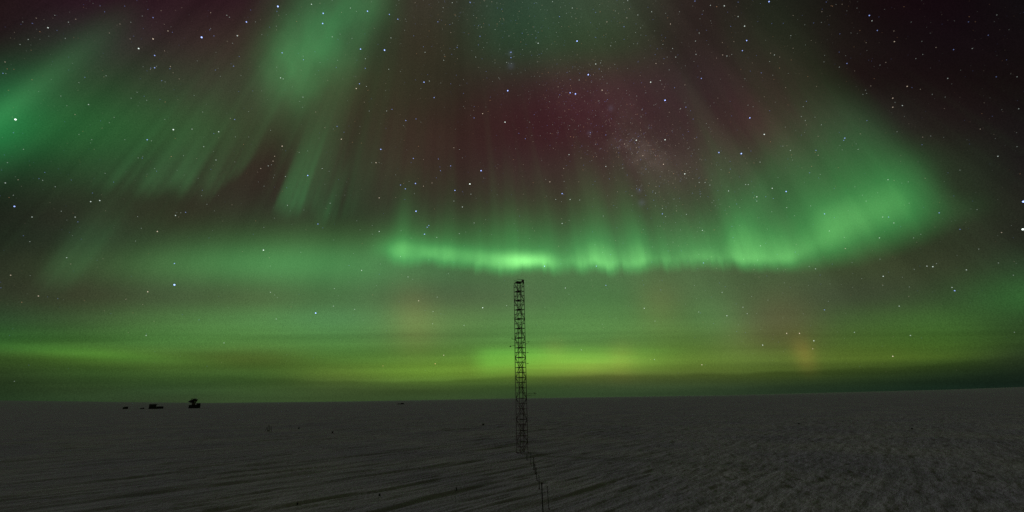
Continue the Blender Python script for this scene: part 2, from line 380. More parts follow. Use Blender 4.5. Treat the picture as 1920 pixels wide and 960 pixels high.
def glow_mat(name, additive, grain):
    m = bpy.data.materials.new(name); m.use_nodes = True; nt = m.node_tree; nt.nodes.clear(); N = nt.nodes.new
    at = N('ShaderNodeAttribute'); at.attribute_name = 'glow'
    tc = N('ShaderNodeTexCoord'); vm = N('ShaderNodeVectorMath'); vm.operation = 'SCALE'; vm.inputs['Scale'].default_value = 1 / R_SKY
    nt.links.new(tc.outputs['Object'], vm.inputs[0])
    n = N('ShaderNodeTexNoise'); n.inputs['Scale'].default_value = 620; n.inputs['Detail'].default_value = 2
    nt.links.new(vm.outputs[0], n.inputs['Vector'])
    mr = N('ShaderNodeMapRange'); mr.inputs[1].default_value = .25; mr.inputs[2].default_value = .75
    mr.inputs[3].default_value = 1 - grain; mr.inputs[4].default_value = 1 + grain
    nt.links.new(n.outputs['Fac'], mr.inputs[0])
    em = N('ShaderNodeEmission'); out = N('ShaderNodeOutputMaterial')
    nt.links.new(at.outputs['Color'], em.inputs['Color']); nt.links.new(mr.outputs[0], em.inputs['Strength'])
    if additive:
        tr = N('ShaderNodeBsdfTransparent'); ad = N('ShaderNodeAddShader')
        nt.links.new(em.outputs[0], ad.inputs[0]); nt.links.new(tr.outputs[0], ad.inputs[1]); nt.links.new(ad.outputs[0], out.inputs[0])
    else: nt.links.new(em.outputs[0], out.inputs[0])
    m.cycles.emission_sampling = 'NONE'
    return m

sky_me = shell_mesh('sky', R_SKY, sky_rgb(DIRS)); sky_me.materials.append(glow_mat('night_sky', True, .22))
sky = link('sky', sky_me); tag(sky, kind='structure')

px_, py_, wg_ = to_px(DIRS); infr = (DIRS @ np.array(fw)) > .25
M_AUR = glow_mat('aurora_light', True, .10)
for k, (fn, lab) in enumerate([
    (arc_rgb, 'brightest green aurora arc hanging above the tower and curling up into a broad plume at right'),
    (patch_rgb, 'pale green aurora patch high left of centre with thin rays hanging below it'),
    (left_rgb, 'emerald aurora glow at the left edge of the sky with slanting parallel rays'),
    (low_rgb, 'yellow green aurora bands lying low above the snow horizon with faint orange columns')]):
    rgb = np.zeros_like(DIRS); rgb[infr] = fn(px_[infr], py_[infr])
    rgb = rgb * smooth(.25, .4, DIRS @ np.array(fw))[:, None]
    mx = rgb.max(1); th = .0022
    msk = mx > th
    rgb = rgb * (np.clip(mx - th, 0, None) / np.maximum(mx, 1e-6))[:, None]
    me = shell_mesh('aurora', R_SKY - 40 - 8 * k, rgb, msk & (DIRS[:, 2] > -.002)); me.materials.append(M_AUR)
    tag(link('aurora', me), lab, 'aurora', 'aurora displays in the night sky', 'stuff')

# ------------------------------------------------------------------ stars (pieces of the sky)
STARS = """
90 52 1.4 w;287 33 1 b;287 73 1.7 y;260 91 2 w;290 104 1.6 b;290 127 1.4 b;378 70 3 b;462 41 2 b;445 67 1.7 w;436 81 .7 w;438 124 1 b;315 58 1 y;29 224 3 w
166 196 1.1 w;199 142 .8 w;159 145 .7 b;142 36 .7 y;257 173 .6 w;246 184 .8 w;275 188 .6 w;380 210 .8 w;440 224 1.2 b;336 148 .6 y;309 224 .6 w;214 220 .6 w
205 230 .5 w;282 130 .7 y;244 73 .6 y;114 180 .5 w;11 138 .5 w;466 209 .5 w;364 179 .5 w;68 34 .5 y;225 45 .5 y;205 62 .5 y;479 41 .6 w;302 20 .4 y;148 155 .5 w;413 143 .5 w
521 12 3 b;584 8 1.4 w;606 25 2.3 b;605 44 2.2 b;657 15 1 w;689 21 2.2 b;730 27 1.4 b;746 36 1.5 b;529 99 1.6 b;518 49 .8 w;569 112 1 b;623 69 1 w;660 72 .8 w
676 92 2.4 b;721 94 2.7 b;733 71 1 w;526 146 1.4 w;531 148 1 w;519 126 .7 w;685 110 .9 w;685 128 1.3 b;674 157 1.4 b;668 166 1.8 y;687 162 .9 w;729 130 1 w;568 182 1 w
562 190 .7 w;567 201 .7 w;592 210 .8 y;725 208 1 w;735 205 1 b;761 226 1.5 b;780 223 1.2 b;797 98 1 w;832 113 .9 w;821 41 1.3 b;795 154 2.2 b;805 152 1.3 w;814 183 1.6 b
882 5 .9 b;888 29 .8 w;848 5 1 w;881 4 1 b;900 68 1.2 b;857 89 1 b;913 80 .7 w;858 85 .7 w;892 107 .9 w;869 149 .8 w;907 89 .6 w;869 175 .8 b;889 221 1.3 b;905 213 1.4 y
952 170 2.8 b;947 229 2.3 w;937 148 .7 w;928 118 .8 w;958 98 1.8 b;958 108 1.4 b;950 117 .9 w;632 237 1.2 b;491 65 .6 w;633 113 .8 w;600 117 .6 w;751 134 .6 w;789 166 .6 w
1036 3 1 w;1073 15 1.3 w;1049 31 1 b;1062 25 .7 w;1026 19 .6 w;1009 81 1.8 w;1082 77 2.6 b;1043 61 .8 w;1004 58 .7 w;1138 41 1 y;1170 50 1.1 b;1145 86 .9 w;1196 28 1 w;1177 1 1.1 w
1222 22 1.1 w;1257 45 1.2 y;1248 25 .7 w;1274 22 .8 w;1103 140 2.8 b;1117 120 1.9 w;1126 118 .9 w;1086 150 1.3 w;1069 174 2.4 b;1079 176 2.9 b;1129 169 1.8 y;1159 166 .9 w
1220 154 2 w;1238 151 1 w;1241 158 .8 w;1247 188 3 b;1261 91 1 w;1267 107 1.2 w;1251 107 .9 w;1230 119 1.2 y;1311 62 1 w;1304 77 1 w;1305 102 1.1 w;1332 10 1 w;1358 11 1.5 w
1303 2 1.2 b;1384 31 1.3 w;1396 49 1.9 w;1400 76 2 b;1392 95 1.7 b;1363 105 1.2 w;1355 103 1 y;1372 102 .8 w;1376 78 .8 y;1315 147 1.5 b;1286 201 1.2 b;1276 204 1.1 w;1406 221 2.3 b
1384 4 .9 b;1412 200 .9 w;1226 197 .9 w;1204 206 .8 w;1107 174 .7 y;1180 178 .6 w;1195 82 .7 w;1188 82 .6 w;1012 143 .5 w;1028 202 .5 y;1023 183 .6 y;993 229 .9 w;1026 235 .7 b
1442 3 2.2 b;1541 22 .8 y;1630 29 2.2 b;1635 39 1.3 w;1645 57 1.4 b;1677 78 1.6 y;1588 119 1.4 b;1452 103 1 w;1462 107 .7 y;1701 162 1.9 y;1674 184 1.6 y;1674 201 1.5 y;1692 198 1.6 w
1777 147 1.1 w;1788 93 1 b;1755 89 .7 y;1823 91 .9 w;1853 66 .6 b;1816 41 .5 b;1868 144 .7 b;1907 144 .6 w;1512 190 1.2 b;1506 200 1 w;1510 226 1.1 w;1540 234 1 w;1661 117 .7 y
1650 122 .6 w;1623 169 .8 w;1618 177 .7 w;1748 177 .5 w;1545 116 .6 w;1473 164 .7 y;1449 141 .7 w;1531 162 .6 y;1579 8 .5 y;1676 58 .6 y;1910 204 .8 w;1869 28 .5 w;1624 80 .5 y;1540 42 .5 w
325 243 2.4 w;276 262 1.6 b;284 264 .9 w;410 247 1.6 w;360 242 1.1 w;382 275 1 w;405 300 1.2 w;172 262 .6 w;44 280 .7 w;14 305 .7 w;10 343 1.1 w;80 338 .9 w;27 387 2 b
60 407 1 w;141 407 1.2 w;170 378 1.4 w;187 376 1.5 w;146 416 .8 b;348 398 1.1 b;329 404 1.4 w;339 399 .8 w;295 434 1.5 y;258 406 .7 w;56 453 .9 w;254 452 .7 w;388 383 .8 w;378 367 .7 w
115 396 .7 w;25 366 .6 w;265 428 .6 w;290 316 .6 w;259 296 .7 w;344 292 .6 w;197 325 .5 w;234 262 .6 w;148 252 .5 w;435 384 .5 y
529 274 1.7 y;600 6 .6 y;640 261 1.7 y;515 293 1 y;512 302 1.1 y;503 311 1.2 w;509 309 .9 w;489 316 1 y;535 331 1.1 w;513 333 .8 w;577 329 2.2 b;561 286 .9 w;577 283 .9 w;604 316 1.2 w
617 321 .7 w;495 349 .8 w;714 280 2.3 b;705 305 1.9 y;697 305 .9 w;711 305 .7 w;775 297 1.7 b;822 298 1 b;794 299 .8 y;851 277 1 y;867 296 .8 w;845 311 1.5 b;826 320 1.3 b
825 313 .9 b;902 320 2.8 b;932 315 .9 y;881 345 3.2 w;883 364 1.3 w;853 357 2.2 b;779 344 2.3 b;760 354 1.9 b;751 347 1.4 b;767 340 .8 w;794 349 1.2 y;810 343 1 y;777 363 .9 w
759 374 .7 b;711 371 1.4 y;619 381 1 w;539 385 1 w;780 396 2.7 b;851 377 1.1 w;867 388 1.6 w;801 426 1.8 b;804 423 1.4 b;796 439 2.1 b;819 445 1.3 w;596 420 1.5 b;861 438 1.2 w
889 418 1.3 w;494 469 2.3 w;711 434 1.4 w;698 439 .8 w;675 431 .9 w;922 440 .7 w;870 461 .9 w;564 473 .9 w;626 450 .8 w;669 414 .8 w;752 432 .7 w;698 423 .8 w;663 475 .7 w
985 260 1.2 b;1067 290 1.7 w;1032 250 .9 w;1107 249 1.2 b;1136 253 1.3 b;1193 263 2.2 w;1171 270 1.3 y;1193 277 1 y;1247 262 2.2 w;1208 257 .9 w;1205 292 1.3 y;1136 312 1.5 w;1244 308 1.6 y
1284 326 2.2 w;1348 286 2.2 b;1390 288 2.8 b;1433 252 2 w;1260 245 .9 w;1057 316 1.1 y;1031 341 1.5 y;1054 363 2.4 b;1069 374 1.6 w;1042 374 1.2 w;1087 375 1.1 w;981 364 .8 y
1185 367 1.2 w;1199 356 1.2 b;1229 362 1.3 w;1242 391 1.1 w;1242 401 1.9 b;1248 406 1 w;1287 402 1.3 w;1131 405 1 w;1054 419 1.8 w;1067 413 .9 w;1002 433 .7 y;1311 342 1.3 w;1322 342 1.1 w
1331 347 1.1 w;1366 358 1.4 w;1398 346 1.2 w;1403 346 1.2 w;1419 369 1.9 w;1419 377 1 w;1335 380 .8 w;1341 386 .8 w;1317 432 1.4 w;1312 427 .9 w;1426 461 1.2 w;1276 431 .9 w;1387 389 .8 w
1425 304 1 w;1352 318 .9 w;1273 269 .6 y;1085 341 .7 y;971 393 .7 y;1206 430 .9 w;1262 454 .9 w;1223 463 .8 w
1584 259 2.1 b;1582 263 1.3 b;1530 282 1.5 b;1534 291 1.1 y;1482 282 1.4 w;1468 274 .9 w;1609 280 1.1 w;1665 337 1.5 w;1703 341 .9 w;1448 353 1.7 w;1474 359 2.4 b;1518 324 1.1 b;1538 327 .8 w
1546 401 2 b;1475 389 1 w;1520 386 1 w;1624 377 1 w;1617 366 .7 w;1761 399 1.6 b;1655 407 1.3 w;1666 407 1.5 b;1676 418 1.5 w;1555 433 1.6 w;1649 446 1.3 w;1713 446 .9 w;1583 445 .9 w
1800 430 1.1 b;1878 436 1.1 y;1871 293 1.3 w;1838 242 .9 y;1730 257 .8 y;1745 255 .6 w;1682 247 .8 w;1919 378 3.3 b;1918 430 3.5 w;1585 466 1 y;1835 467 .7 w;1800 319 .6 w;1447 397 .9 w;1486 300 .8 w
1832 393 .6 w;1613 251 .8 y;1907 275 .4 w;1579 281 .6 w
327 494 1.5 b;327 534 3.6 b;277 547 1.5 y;72 555 1.3 y;20 516 1 y;125 483 1 w;236 561 .8 y;274 629 1.3 w;420 643 1 w;27 715 .5 w;507 499 .7 w
592 587 2.6 b;625 574 1.2 w;627 541 1 w;665 580 1.1 w;518 598 1 w;507 548 1.2 w;515 553 .9 w;520 558 .7 w;678 507 1.5 w;765 519 1.2 w;785 564 1.5 y;820 557 1 w;812 584 1.2 w;811 607 1 w
751 481 1.2 w;713 495 .9 w;905 577 2.2 w;950 573 1.1 w;870 610 1.2 w;832 666 1.5 y;816 682 1.8 o;718 686 1.3 o;774 524 .8 w;841 513 .9 w;706 535 .7 w;681 600 .7 w
1021 499 2 b;1118 499 1.8 b;1060 540 1.6 w;1136 535 1.5 b;1319 493 1.4 b;1208 578 1.8 w;1228 602 1.1 w;1090 656 1.2 w;1129 608 .9 w;1227 674 1.3 w;1316 684 1.6 y;1354 548 1.3 w;1363 592 1.6 w
1393 576 1.2 w;1401 588 1.2 w;1310 585 1 w;1430 647 1.8 w;1409 556 .8 w;1114 561 .7 w;1220 674 .8 o;1053 638 .7 o;1022 576 .7 w;1415 497 .7 w;1327 486 .8 w;1302 535 .8 w
1529 504 1.3 w;1475 625 1.5 y;1499 625 1.6 y;1526 639 1.8 w;1524 654 1.1 y;1546 581 1.3 b;1602 623 1 w;1686 574 1.2 w;1707 629 1.3 w;1674 668 1.5 y;1790 545 1.7 b;1785 539 1.1 w
1749 500 1.5 w;1738 499 1.2 w;1756 494 .8 w;1812 506 1.1 w;1656 518 1.5 w;1872 493 .8 w;1900 516 .6 w;1705 538 .7 w;1714 505 .6 w;1458 504 .9 w;1440 563 .8 w;1553 565 .6 w;1902 623 .6 w;1650 486 .7 w
"""
def star_mat(name, rgb, strength):
    m = bpy.data.materials.new(name); m.use_nodes = True; nt = m.node_tree; nt.nodes.clear()
    em = nt.nodes.new('ShaderNodeEmission'); tr = nt.nodes.new('ShaderNodeBsdfTransparent'); ad = nt.nodes.new('ShaderNodeAddShader')
    out = nt.nodes.new('ShaderNodeOutputMaterial')
    em.inputs[0].default_value = (*rgb, 1); em.inputs[1].default_value = strength
    nt.links.new(em.outputs[0], ad.inputs[0]); nt.links.new(tr.outputs[0], ad.inputs[1]); nt.links.new(ad.outputs[0], out.inputs[0])
    m.cycles.emission_sampling = 'NONE'
    return m
TINT = {'w': (.86, 1, .92), 'b': (.45, .62, 1.4), 'y': (1.05, .86, .66), 'o': (1.1, .6, .3)}
_smesh = {}
def star_mesh(c, lvl):
    if (c, lvl) not in _smesh:
        me = bpy.data.meshes.new('star'); bm = bmesh.new()
        bmesh.ops.create_icosphere(bm, subdivisions=1, radius=1); bm.to_mesh(me); bm.free()
        me.materials.append(star_mat('star_light', TINT[c], [.13, .20, .34, .55, .85][lvl])); _smesh[(c, lvl)] = me
    return _smesh[(c, lvl)]
R_STAR = R_SKY - 120
lst = []
for row in STARS.replace('\n', ';').split(';'):
    p = row.split()
    if len(p) == 4: lst.append((float(p[0]), float(p[1]), float(p[2]), p[3]))
lst.sort(key=lambda s: -s[2])
PXW = R_STAR / F                 # width of one photo pixel out there
field_v, field_f, field_c = [], [], []
def add_faint(x, y, r, rgb):
    d = px_dir(x, y); k = R_STAR / 1.0; rad = r * PXW
    c = d * k + Vector((0, 0, EYE))
    a = d.cross(Vector((0, 0, 1))).normalized() * rad; b_ = d.cross(a).normalized() * rad; q = d * rad
    i0 = len(field_v)
    for v in (a, b_, -a, -b_, q, -q): field_v.append(tuple(c + v)); field_c.append((*rgb, 1))
    for (i, j, k2) in ((0,1,4),(1,2,4),(2,3,4),(3,0,4),(1,0,5),(2,1,5),(3,2,5),(0,3,5)): field_f.append((i0+i, i0+j, i0+k2))
lst = [(x, y, m_ * (.72 if x > 1480 and y < 440 and x < 1900 else 1), c) for (x, y, m_, c) in lst]
for n, (x, y, m_, c) in enumerate(lst):
    if n < 300:
        lvl = 4 if m_ >= 2.6 else 3 if m_ >= 2 else 2 if m_ >= 1.4 else 1 if m_ >= .9 else 0
        d = px_dir(x, y)
        # size grows with distance from the axis so that it stays a point of the same apparent width
        o = link('star', star_mesh(c, lvl), sky, d * R_STAR + Vector((0, 0, EYE)))
        s = (.42 + .23 * m_) * PXW
        o.scale = (s, s, s)
    else: add_faint(x, y, .62, np.array(TINT[c]) * .09 * (m_ + .35))
for k in range(9500):
    x = random.uniform(-60, 1980); y = -40 + 740 * random.random() ** 1.45
    if k < 600: x = random.gauss(1200, 75); y = random.gauss(275 + (x - 1200) * .3, 38)
    elif k < 1900: t_ = random.gauss(0, 1); x = 1090 + 150 * t_ + random.gauss(0, 60); y = 190 + 150 * t_ + random.gauss(0, 60)
    mw = math.exp(-((x - 1100 - (y - 200) * .35) / 330) ** 2)
    if k >= 1900 and random.random() > .3 + .7 * mw: continue
    if not -40 < y < 700: continue
    cc = random.choice('wwwbbyyo'); v = random.random() ** 3.5 * .16 + .012
    fade = 1 - .85 * max(0, (y - 450) / 260) if y > 450 else 1
    if x > 1500: fade *= max(.35, 1 - (x - 1500) / 500)
    add_faint(x, y, random.uniform(.42, .62), np.array(TINT[cc]) * v * fade)
me = bpy.data.meshes.new('faint_stars'); me.from_pydata(field_v, [], field_f); me.update()
at = me.color_attributes.new('glow', 'FLOAT_COLOR', 'POINT'); at.data.foreach_set('color', np.array(field_c, np.float32).ravel())
me.materials.append(glow_mat('faint_star_light', True, 0)); tag(link('faint_stars', me, sky), kind='stuff')

# ================================================================== SNOW
VPA = math.radians(42)           # the wind ridges run this way
_tb = ground_at(979.5, 853); TBX, TBY = _tb.x, _tb.y
def snow_h(x, y):
    r = np.hypot(x, y); az_ = np.degrees(np.arctan2(x, y))
    a = x * math.sin(VPA) + y * math.cos(VPA); b = x * math.cos(VPA) - y * math.sin(VPA)
    b = b + .8 * fbm(a / 14., b / 9., 2)
    near = 1 - smooth(160, 520, r)
    right = smooth(-2, 30, az_)
    n1 = fbm(a / 17. + 3, b / 1.9 + 7, 3); n2 = fbm(a / 6. + 50, b / .75 + 20, 3)
    ridge = 1 - np.abs(fbm(a / 9. + 80, b / 2.6 + 3, 2)) * 2.4
    msk = smooth(-.25, .35, fbm(x / 34. + 9, y / 34. + 4, 2))
    z = .25 * n1 + .11 * n2 + .21 * np.clip(ridge, -.3, 1) * msk
    z = z + .13 * smooth(.04, .22, fbm(a / 13. + 31, b / 1.15 + 11, 3)) + .16 * smooth(.10, .30, fbm(a / 26. + 61, b / 3.2 + 41, 3))
    z = .66 * z * (1 - .68 * right)
    ch = fbm(x / .8 + 5, y / .9, 4); z = z + .9 * right * (.12 * ch + .08 * np.abs(fbm(x / 3.4, y / 4.4 + 60, 3)) + .09 * smooth(.06, .24, fbm(x / 2.3 + 9, y / 2.7 + 30, 4)) - .12 * smooth(.24, .40, fbm(x / 3.1 + 70, y / 3.6 + 10, 3)))
    z = z * (near + .25 * (1 - near)) + .35 * fbm(a / 90. + 2, b / 38. + 1, 3) * smooth(60, 140, r)
    z = z + .30 * np.exp(-((x - TBX) ** 2 + (y - TBY - .6) ** 2) / 2.6 ** 2)
    far = smooth(900, 5600, r)
    z = z + far * np.interp(az_, [-180, -60, -50, -34, -20, 0, 26, 44, 52, 65, 180], [0, 62, 54, 8, 0, 6, 4, 22, 40, 58, 0])
    return z * smooth(8, 24, r)

def snow_z(p): return float(snow_h(np.array([p[0]]), np.array([p[1]]))[0])

ga = np.radians(np.concatenate([np.arange(-180, -58, 3.0), np.arange(-58, 58, .125), np.arange(58, 180, 3.0)]))
gr = np.concatenate([[4, 12, 22], 32 * (420 / 32.) ** (np.arange(430) / 430.), 420 * (5990 / 420.) ** (np.arange(101) / 100.)])
A_, R_ = np.meshgrid(ga, gr); X = (R_ * np.sin(A_)).ravel(); Y = (R_ * np.cos(A_)).ravel(); Z = snow_h(X, Y)
na, nr = len(ga), len(gr)
ii, jj = np.meshgrid(np.arange(na), np.arange(nr - 1))
a = (jj * na + ii).ravel(); b_ = (jj * na + (ii + 1) % na).ravel()
q = np.stack([a, b_, b_ + na, a + na], -1).astype(np.int32)
co = np.stack([X, Y, Z], -1); co = np.vstack([co, [[0, 0, 0]]])
ci = len(co) - 1; tri = np.stack([np.full(na, ci), (np.arange(na) + 1) % na, np.arange(na)], -1).astype(np.int32)
me = bpy.data.meshes.new('snow_ground'); me.vertices.add(len(co)); me.vertices.foreach_set('co', co.astype(np.float32).ravel())
me.loops.add(q.size + tri.size); me.loops.foreach_set('vertex_index', np.concatenate([q.ravel(), tri.ravel()]))
me.polygons.add(len(q) + len(tri))
me.polygons.foreach_set('loop_start', np.concatenate([np.arange(len(q)) * 4, q.size + np.arange(len(tri)) * 3]).astype(np.int32))
me.update(calc_edges=True); me.validate()
me.polygons.foreach_set('use_smooth', np.ones(len(me.polygons), bool))
snow = link('snow_ground', me); tag(snow, kind='structure')
m = bpy.data.materials.new('wind_packed_snow'); m.use_nodes = True; nt = m.node_tree; N = nt.nodes.new; L = nt.links.new
bs = nt.nodes['Principled BSDF']; bs.inputs['Roughness'].default_value = .75
bs.inputs['Specular IOR Level'].default_value = 0
tc = N('ShaderNodeTexCoord'); mp = N('ShaderNodeMapping'); mp.inputs['Rotation'].default_value = (0, 0, VPA)
L(tc.outputs['Object'], mp.inputs['Vector'])
mp2 = N('ShaderNodeMapping'); mp2.inputs['Scale'].default_value = (1, .16, 1); L(mp.outputs[0], mp2.inputs['Vector'])
n1 = N('ShaderNodeTexNoise'); n1.inputs['Scale'].default_value = .9; n1.inputs['Detail'].default_value = 7; n1.inputs['Roughness'].default_value = .7
L(mp2.outputs[0], n1.inputs['Vector'])
n2 = N('ShaderNodeTexNoise'); n2.inputs['Scale'].default_value = 3.2; n2.inputs['Detail'].default_value = 4; L(tc.outputs['Object'], n2.inputs['Vector'])
n3 = N('ShaderNodeTexNoise'); n3.inputs['Scale'].default_value = .05; n3.inputs['Detail'].default_value = 3; L(tc.outputs['Object'], n3.inputs['Vector'])
cr = N('ShaderNodeValToRGB'); e = cr.color_ramp.elements
e[0].position = .38; e[0].color = (SNOW * .90, SNOW * .88, SNOW * .95, 1)
e[1].position = .62; e[1].color = (SNOW * 1.05, SNOW * 1.05, SNOW * 1.0, 1)
L(n3.outputs['Fac'], cr.inputs[0])
cr2 = N('ShaderNodeValToRGB'); e = cr2.color_ramp.elements
e[0].position = .36; e[0].color = (.78, .78, .80, 1); e[1].position = .56; e[1].color = (1.03, 1.03, 1.03, 1)
L(n1.outputs['Fac'], cr2.inputs[0])
mx = N('ShaderNodeMix'); mx.data_type = 'RGBA'; mx.blend_type = 'MULTIPLY'; mx.inputs[0].default_value = 1
L(cr.outputs[0], mx.inputs[6]); L(cr2.outputs[0], mx.inputs[7]); L(mx.outputs[2], bs.inputs['Base Color'])
ad = N('ShaderNodeMath'); ad.operation = 'MULTIPLY_ADD'; ad.inputs[1].default_value = .6
L(n2.outputs['Fac'], ad.inputs[0]); L(n1.outputs['Fac'], ad.inputs[2])
bp = N('ShaderNodeBump'); bp.inputs['Strength'].default_value = .8; bp.inputs['Distance'].default_value = .35
L(ad.outputs[0], bp.inputs['Height']); L(bp.outputs[0], bs.inputs['Normal'])
me.materials.append(m)

# ================================================================== LATTICE TOWER
TB = ground_at(979.5, 853)
TR = math.hypot(TB.x, TB.y); TOP = at_range(975.5, 530, TR).z
tz = snow_z(TB)
tower = empty('lattice_tower', (TB.x, TB.y, tz), math.radians(27))
tag(tower, 'tall slender dark scaffold lattice tower with stacked platforms standing alone on the snow plain', 'tower')
HT = TOP - tz; NB = 17; BH = HT / NB; HW = .76; TUBE = .052
for (sx, sy) in ((-1, -1), (1, -1), (1, 1), (-1, 1)):
    extra = .55 if sx > 0 else -.35
    MB().tube((sx * HW, sy * HW, -.6), (sx * HW, sy * HW, HT + extra), TUBE * 1.15, n=6).build('leg', M_STEEL, tower)
bar_me = MB().tube((-HW, 0, 0), (HW, 0, 0), TUBE * .85, n=6).mesh('cross_bar', M_STEEL)
dg_me = MB().tube((-HW, 0, 0), (HW, 0, BH), TUBE * .85, n=6).mesh('diagonal_brace', M_STEEL)
pm = MB()
for k in range(4): pm.box((-.42 + k * .27, 0, .02), (.25, 1.46, .05), bev=.008)
plank_me = MB().box((0, 0, 0), (.245, 1.46, .05), bev=.008).mesh('plank', M_PLANK)
clamp_me = MB().tube((0, 0, -.05), (0, 0, .05), .062, n=6).mesh('clamp', M_STEEL)
lad_me = MB()
for k in range(6): lad_me.tube((-.18, 0, .17 + k * BH / 6), (.18, 0, .17 + k * BH / 6), .016, n=5)
for s in (-1, 1): lad_me.tube((s * .18, 0, .02), (s * .18, 0, BH - .02), .022, n=5)
lad_me = lad_me.mesh('ladder', M_STEEL)
for k in range(NB + 1):
    z = k * BH
    for f in range(4):
        an = f * math.pi / 2; nx, ny = math.sin(an) * HW, -math.cos(an) * HW
        if k < NB or f in (0, 1, 2):
            o = link('cross_bar', bar_me, tower, (nx, ny, z)); o.rotation_euler = (0, 0, an)
        if k < NB:
            o = link('cross_bar', bar_me, tower, (nx * 1.02, ny * 1.02, z + BH * .52)); o.rotation_euler = (0, 0, an)
            o = link('diagonal_brace', dg_me, tower, (nx * .97, ny * .97, z)); o.rotation_euler = (0, 0, an + (math.pi if (k + f) % 2 else 0))
            if (k + f) % 2: o.location = (nx * .97, ny * .97, z)
    if 0 < k:
        pf = link('platform', MB().box((0, -.62, -.012), (1.40, .05, .07)).box((0, .62, -.012), (1.40, .05, .07)).mesh('platform', M_STEEL), tower, (0, 0, z)) if k == 1 else link('platform', pf.data, tower, (0, 0, z))
        for j in range(4 if k < NB else 5):
            p = link('plank', plank_me, pf, (-.56 + j * .265, 0, .055 + .004 * (j % 2))); p.rotation_euler = (0, 0, random.uniform(-.01, .01))
    if k < NB:
        o = link('ladder', lad_me, tower, (.30 if k % 2 else .42, -.35 if k % 2 else .3, z + .08)); o.rotation_euler = (math.radians(4 if k % 2 else -4), 0, math.radians(90 if k % 2 else 0))
# guard rail and instrument box on the top
for f in range(3):
    an = f * math.pi / 2
    o = link('cross_bar', bar_me, tower, (math.sin(an) * HW, -math.cos(an) * HW, HT + .5)); o.rotation_euler = (0, 0, an)
MB().box((.66, -.45, HT + .33), (.34, .42, .42), bev=.03).tube((.66, -.45, HT + .5), (.66, -.45, HT + .78), .02).build('instrument_box', M_STEEL, tower)
MB().tube((-1.15, .55, .1), (-1.0, .5, HT * .66), .012, n=5).build('hoist_cable', M_STEEL, tower)
for (sx, sy) in ((-1, -1), (1, -1), (1, 1), (-1, 1)):
    MB().box((sx * HW, sy * HW, .02), (.42, .42, .10), bev=.02).build('base_plate', M_STEEL, tower)
# instrument booms: (height pixel, direction in photo x, length, tilt)
def boom(zpix, x_end, y_end, head, name='boom_arm'):
    z0 = at_range(977, zpix, TR).z - tz
    pe = at_range(x_end, y_end, TR); pe = tower.matrix_basis.inverted() @ Vector((pe.x, pe.y, pe.z))
    st = Vector((math.copysign(HW, pe.x) * .98, pe.y * .15, z0))
    arm = MB().tube(st, pe, .026, .02).tube((st.x, st.y, z0 - .3), st.lerp(pe, .55), .015).build(name, M_STEEL, tower)
    hb = MB()
    if head == 'drum': hb.lathe([(.05, -.10), (.15, -.08), (.17, .02), (.12, .11), (.03, .14)], pe, Matrix.Identity(3), 10)
    elif head == 'cups':
        hb.tube(pe, pe + Vector((0, 0, .26)), .018)
        for q in range(3):
            aa = q * 2.094; v = Vector((math.cos(aa), math.sin(aa), 0)) * .17 + Vector((0, 0, .26))
            hb.tube(pe + Vector((0, 0, .26)), pe + v, .01).lathe([(.02, -.04), (.055, 0), (.05, .04)], pe + v, Matrix.Identity(3), 8)
    else: hb.box(pe, (.34, .12, .10), bev=.02)
    hb.build('sensor', M_STEEL, arm)
boom(646.5, 957, 649.5, 'drum'); boom(645.5, 991, 643, 'cups'); boom(637, 960.5, 636.5, 'cups')
boom(739, 1002, 737.0, 'box'); boom(741.5, 1004, 740.5, 'cups'); boom(662, 989.5, 661, 'box'); boom(682, 989.5, 681.5, 'box')

# ================================================================== POLES LEADING TO THE TOWER
def pole(x, yb, yt, label, r=.035, cat='pole', lean=0.0, grp='poles leading from the foreground to the tower', flag=False, name='cable_pole', cross=False):
    if not flag: r *= 1.45
    g = ground_at(x, yb); R = math.hypot(g.x, g.y); z = snow_z(g); h = at_range(x, yt, R).z - z
    t = empty(name, (g.x, g.y, z)); tag(t, label, cat, grp)
    dx = math.tan(math.radians(lean)) * h
    MB().tube((0, 0, -.3), (dx, 0, h), r, r * .8, n=7).build('shaft', M_POLE, t)
    if flag:
        mb = MB(); q = Matrix.Rotation(math.radians(20), 3, 'Z')
        bm = mb.bm; nx, nz = 5, 3; w_, hh = flag
        grid = [[bm.verts.new(Vector((dx * .97 + q[0][0] * i / nx * w_, q[1][0] * i / nx * w_ + .03 * math.sin(i * 1.7 + j), h - .02 - j / nz * hh - .06 * (i / nx) ** 2)) ) for i in range(nx + 1)] for j in range(nz + 1)]
        for j in range(nz):
            for i in range(nx): bm.faces.new((grid[j][i], grid[j][i+1], grid[j+1][i+1], grid[j+1][i]))
        ge = bm.faces[:]; bmesh.ops.solidify(bm, geom=ge, thickness=.008)
        mb.build('flag', M_FLAG, t)
    else:
        MB().tube((dx, 0, h - .05), (dx, 0, h + .03), r * 1.5, n=7).build('cap', M_STEEL, t)
        MB().lathe([(r * 2.6, -.06), (r * 2.0, .05), (r * 1.2, .09)], (0, 0, 0), Matrix.Identity(3), 8).build('collar', M_STEEL, t)
    if cross: MB().tube((dx - .05, 0, h * .96), (dx + .62, .05, h * .99), .02).build('arm', M_POLE, t)
    return t
pole(988.3, 863, 853, 'short dark pole closest to the foot of the lattice tower', .05, lean=-2)
pole(995.5, 872, 849, 'second pole from the tower foot, taller than the short one beside it', .032)
pole(1000.8, 881, 858, 'third pole from the tower foot, first of the close pair', .045)
pole(1003.8, 888, 870, 'fourth pole from the tower foot, shorter second of the close pair', .045, lean=-3)
pole(1007.3, 903, 877, 'fifth pole from the tower foot, leaning slightly left', .035, lean=-4)
pole(1011.3, 919, 891, 'sixth pole from the tower foot, thin and upright', .035)
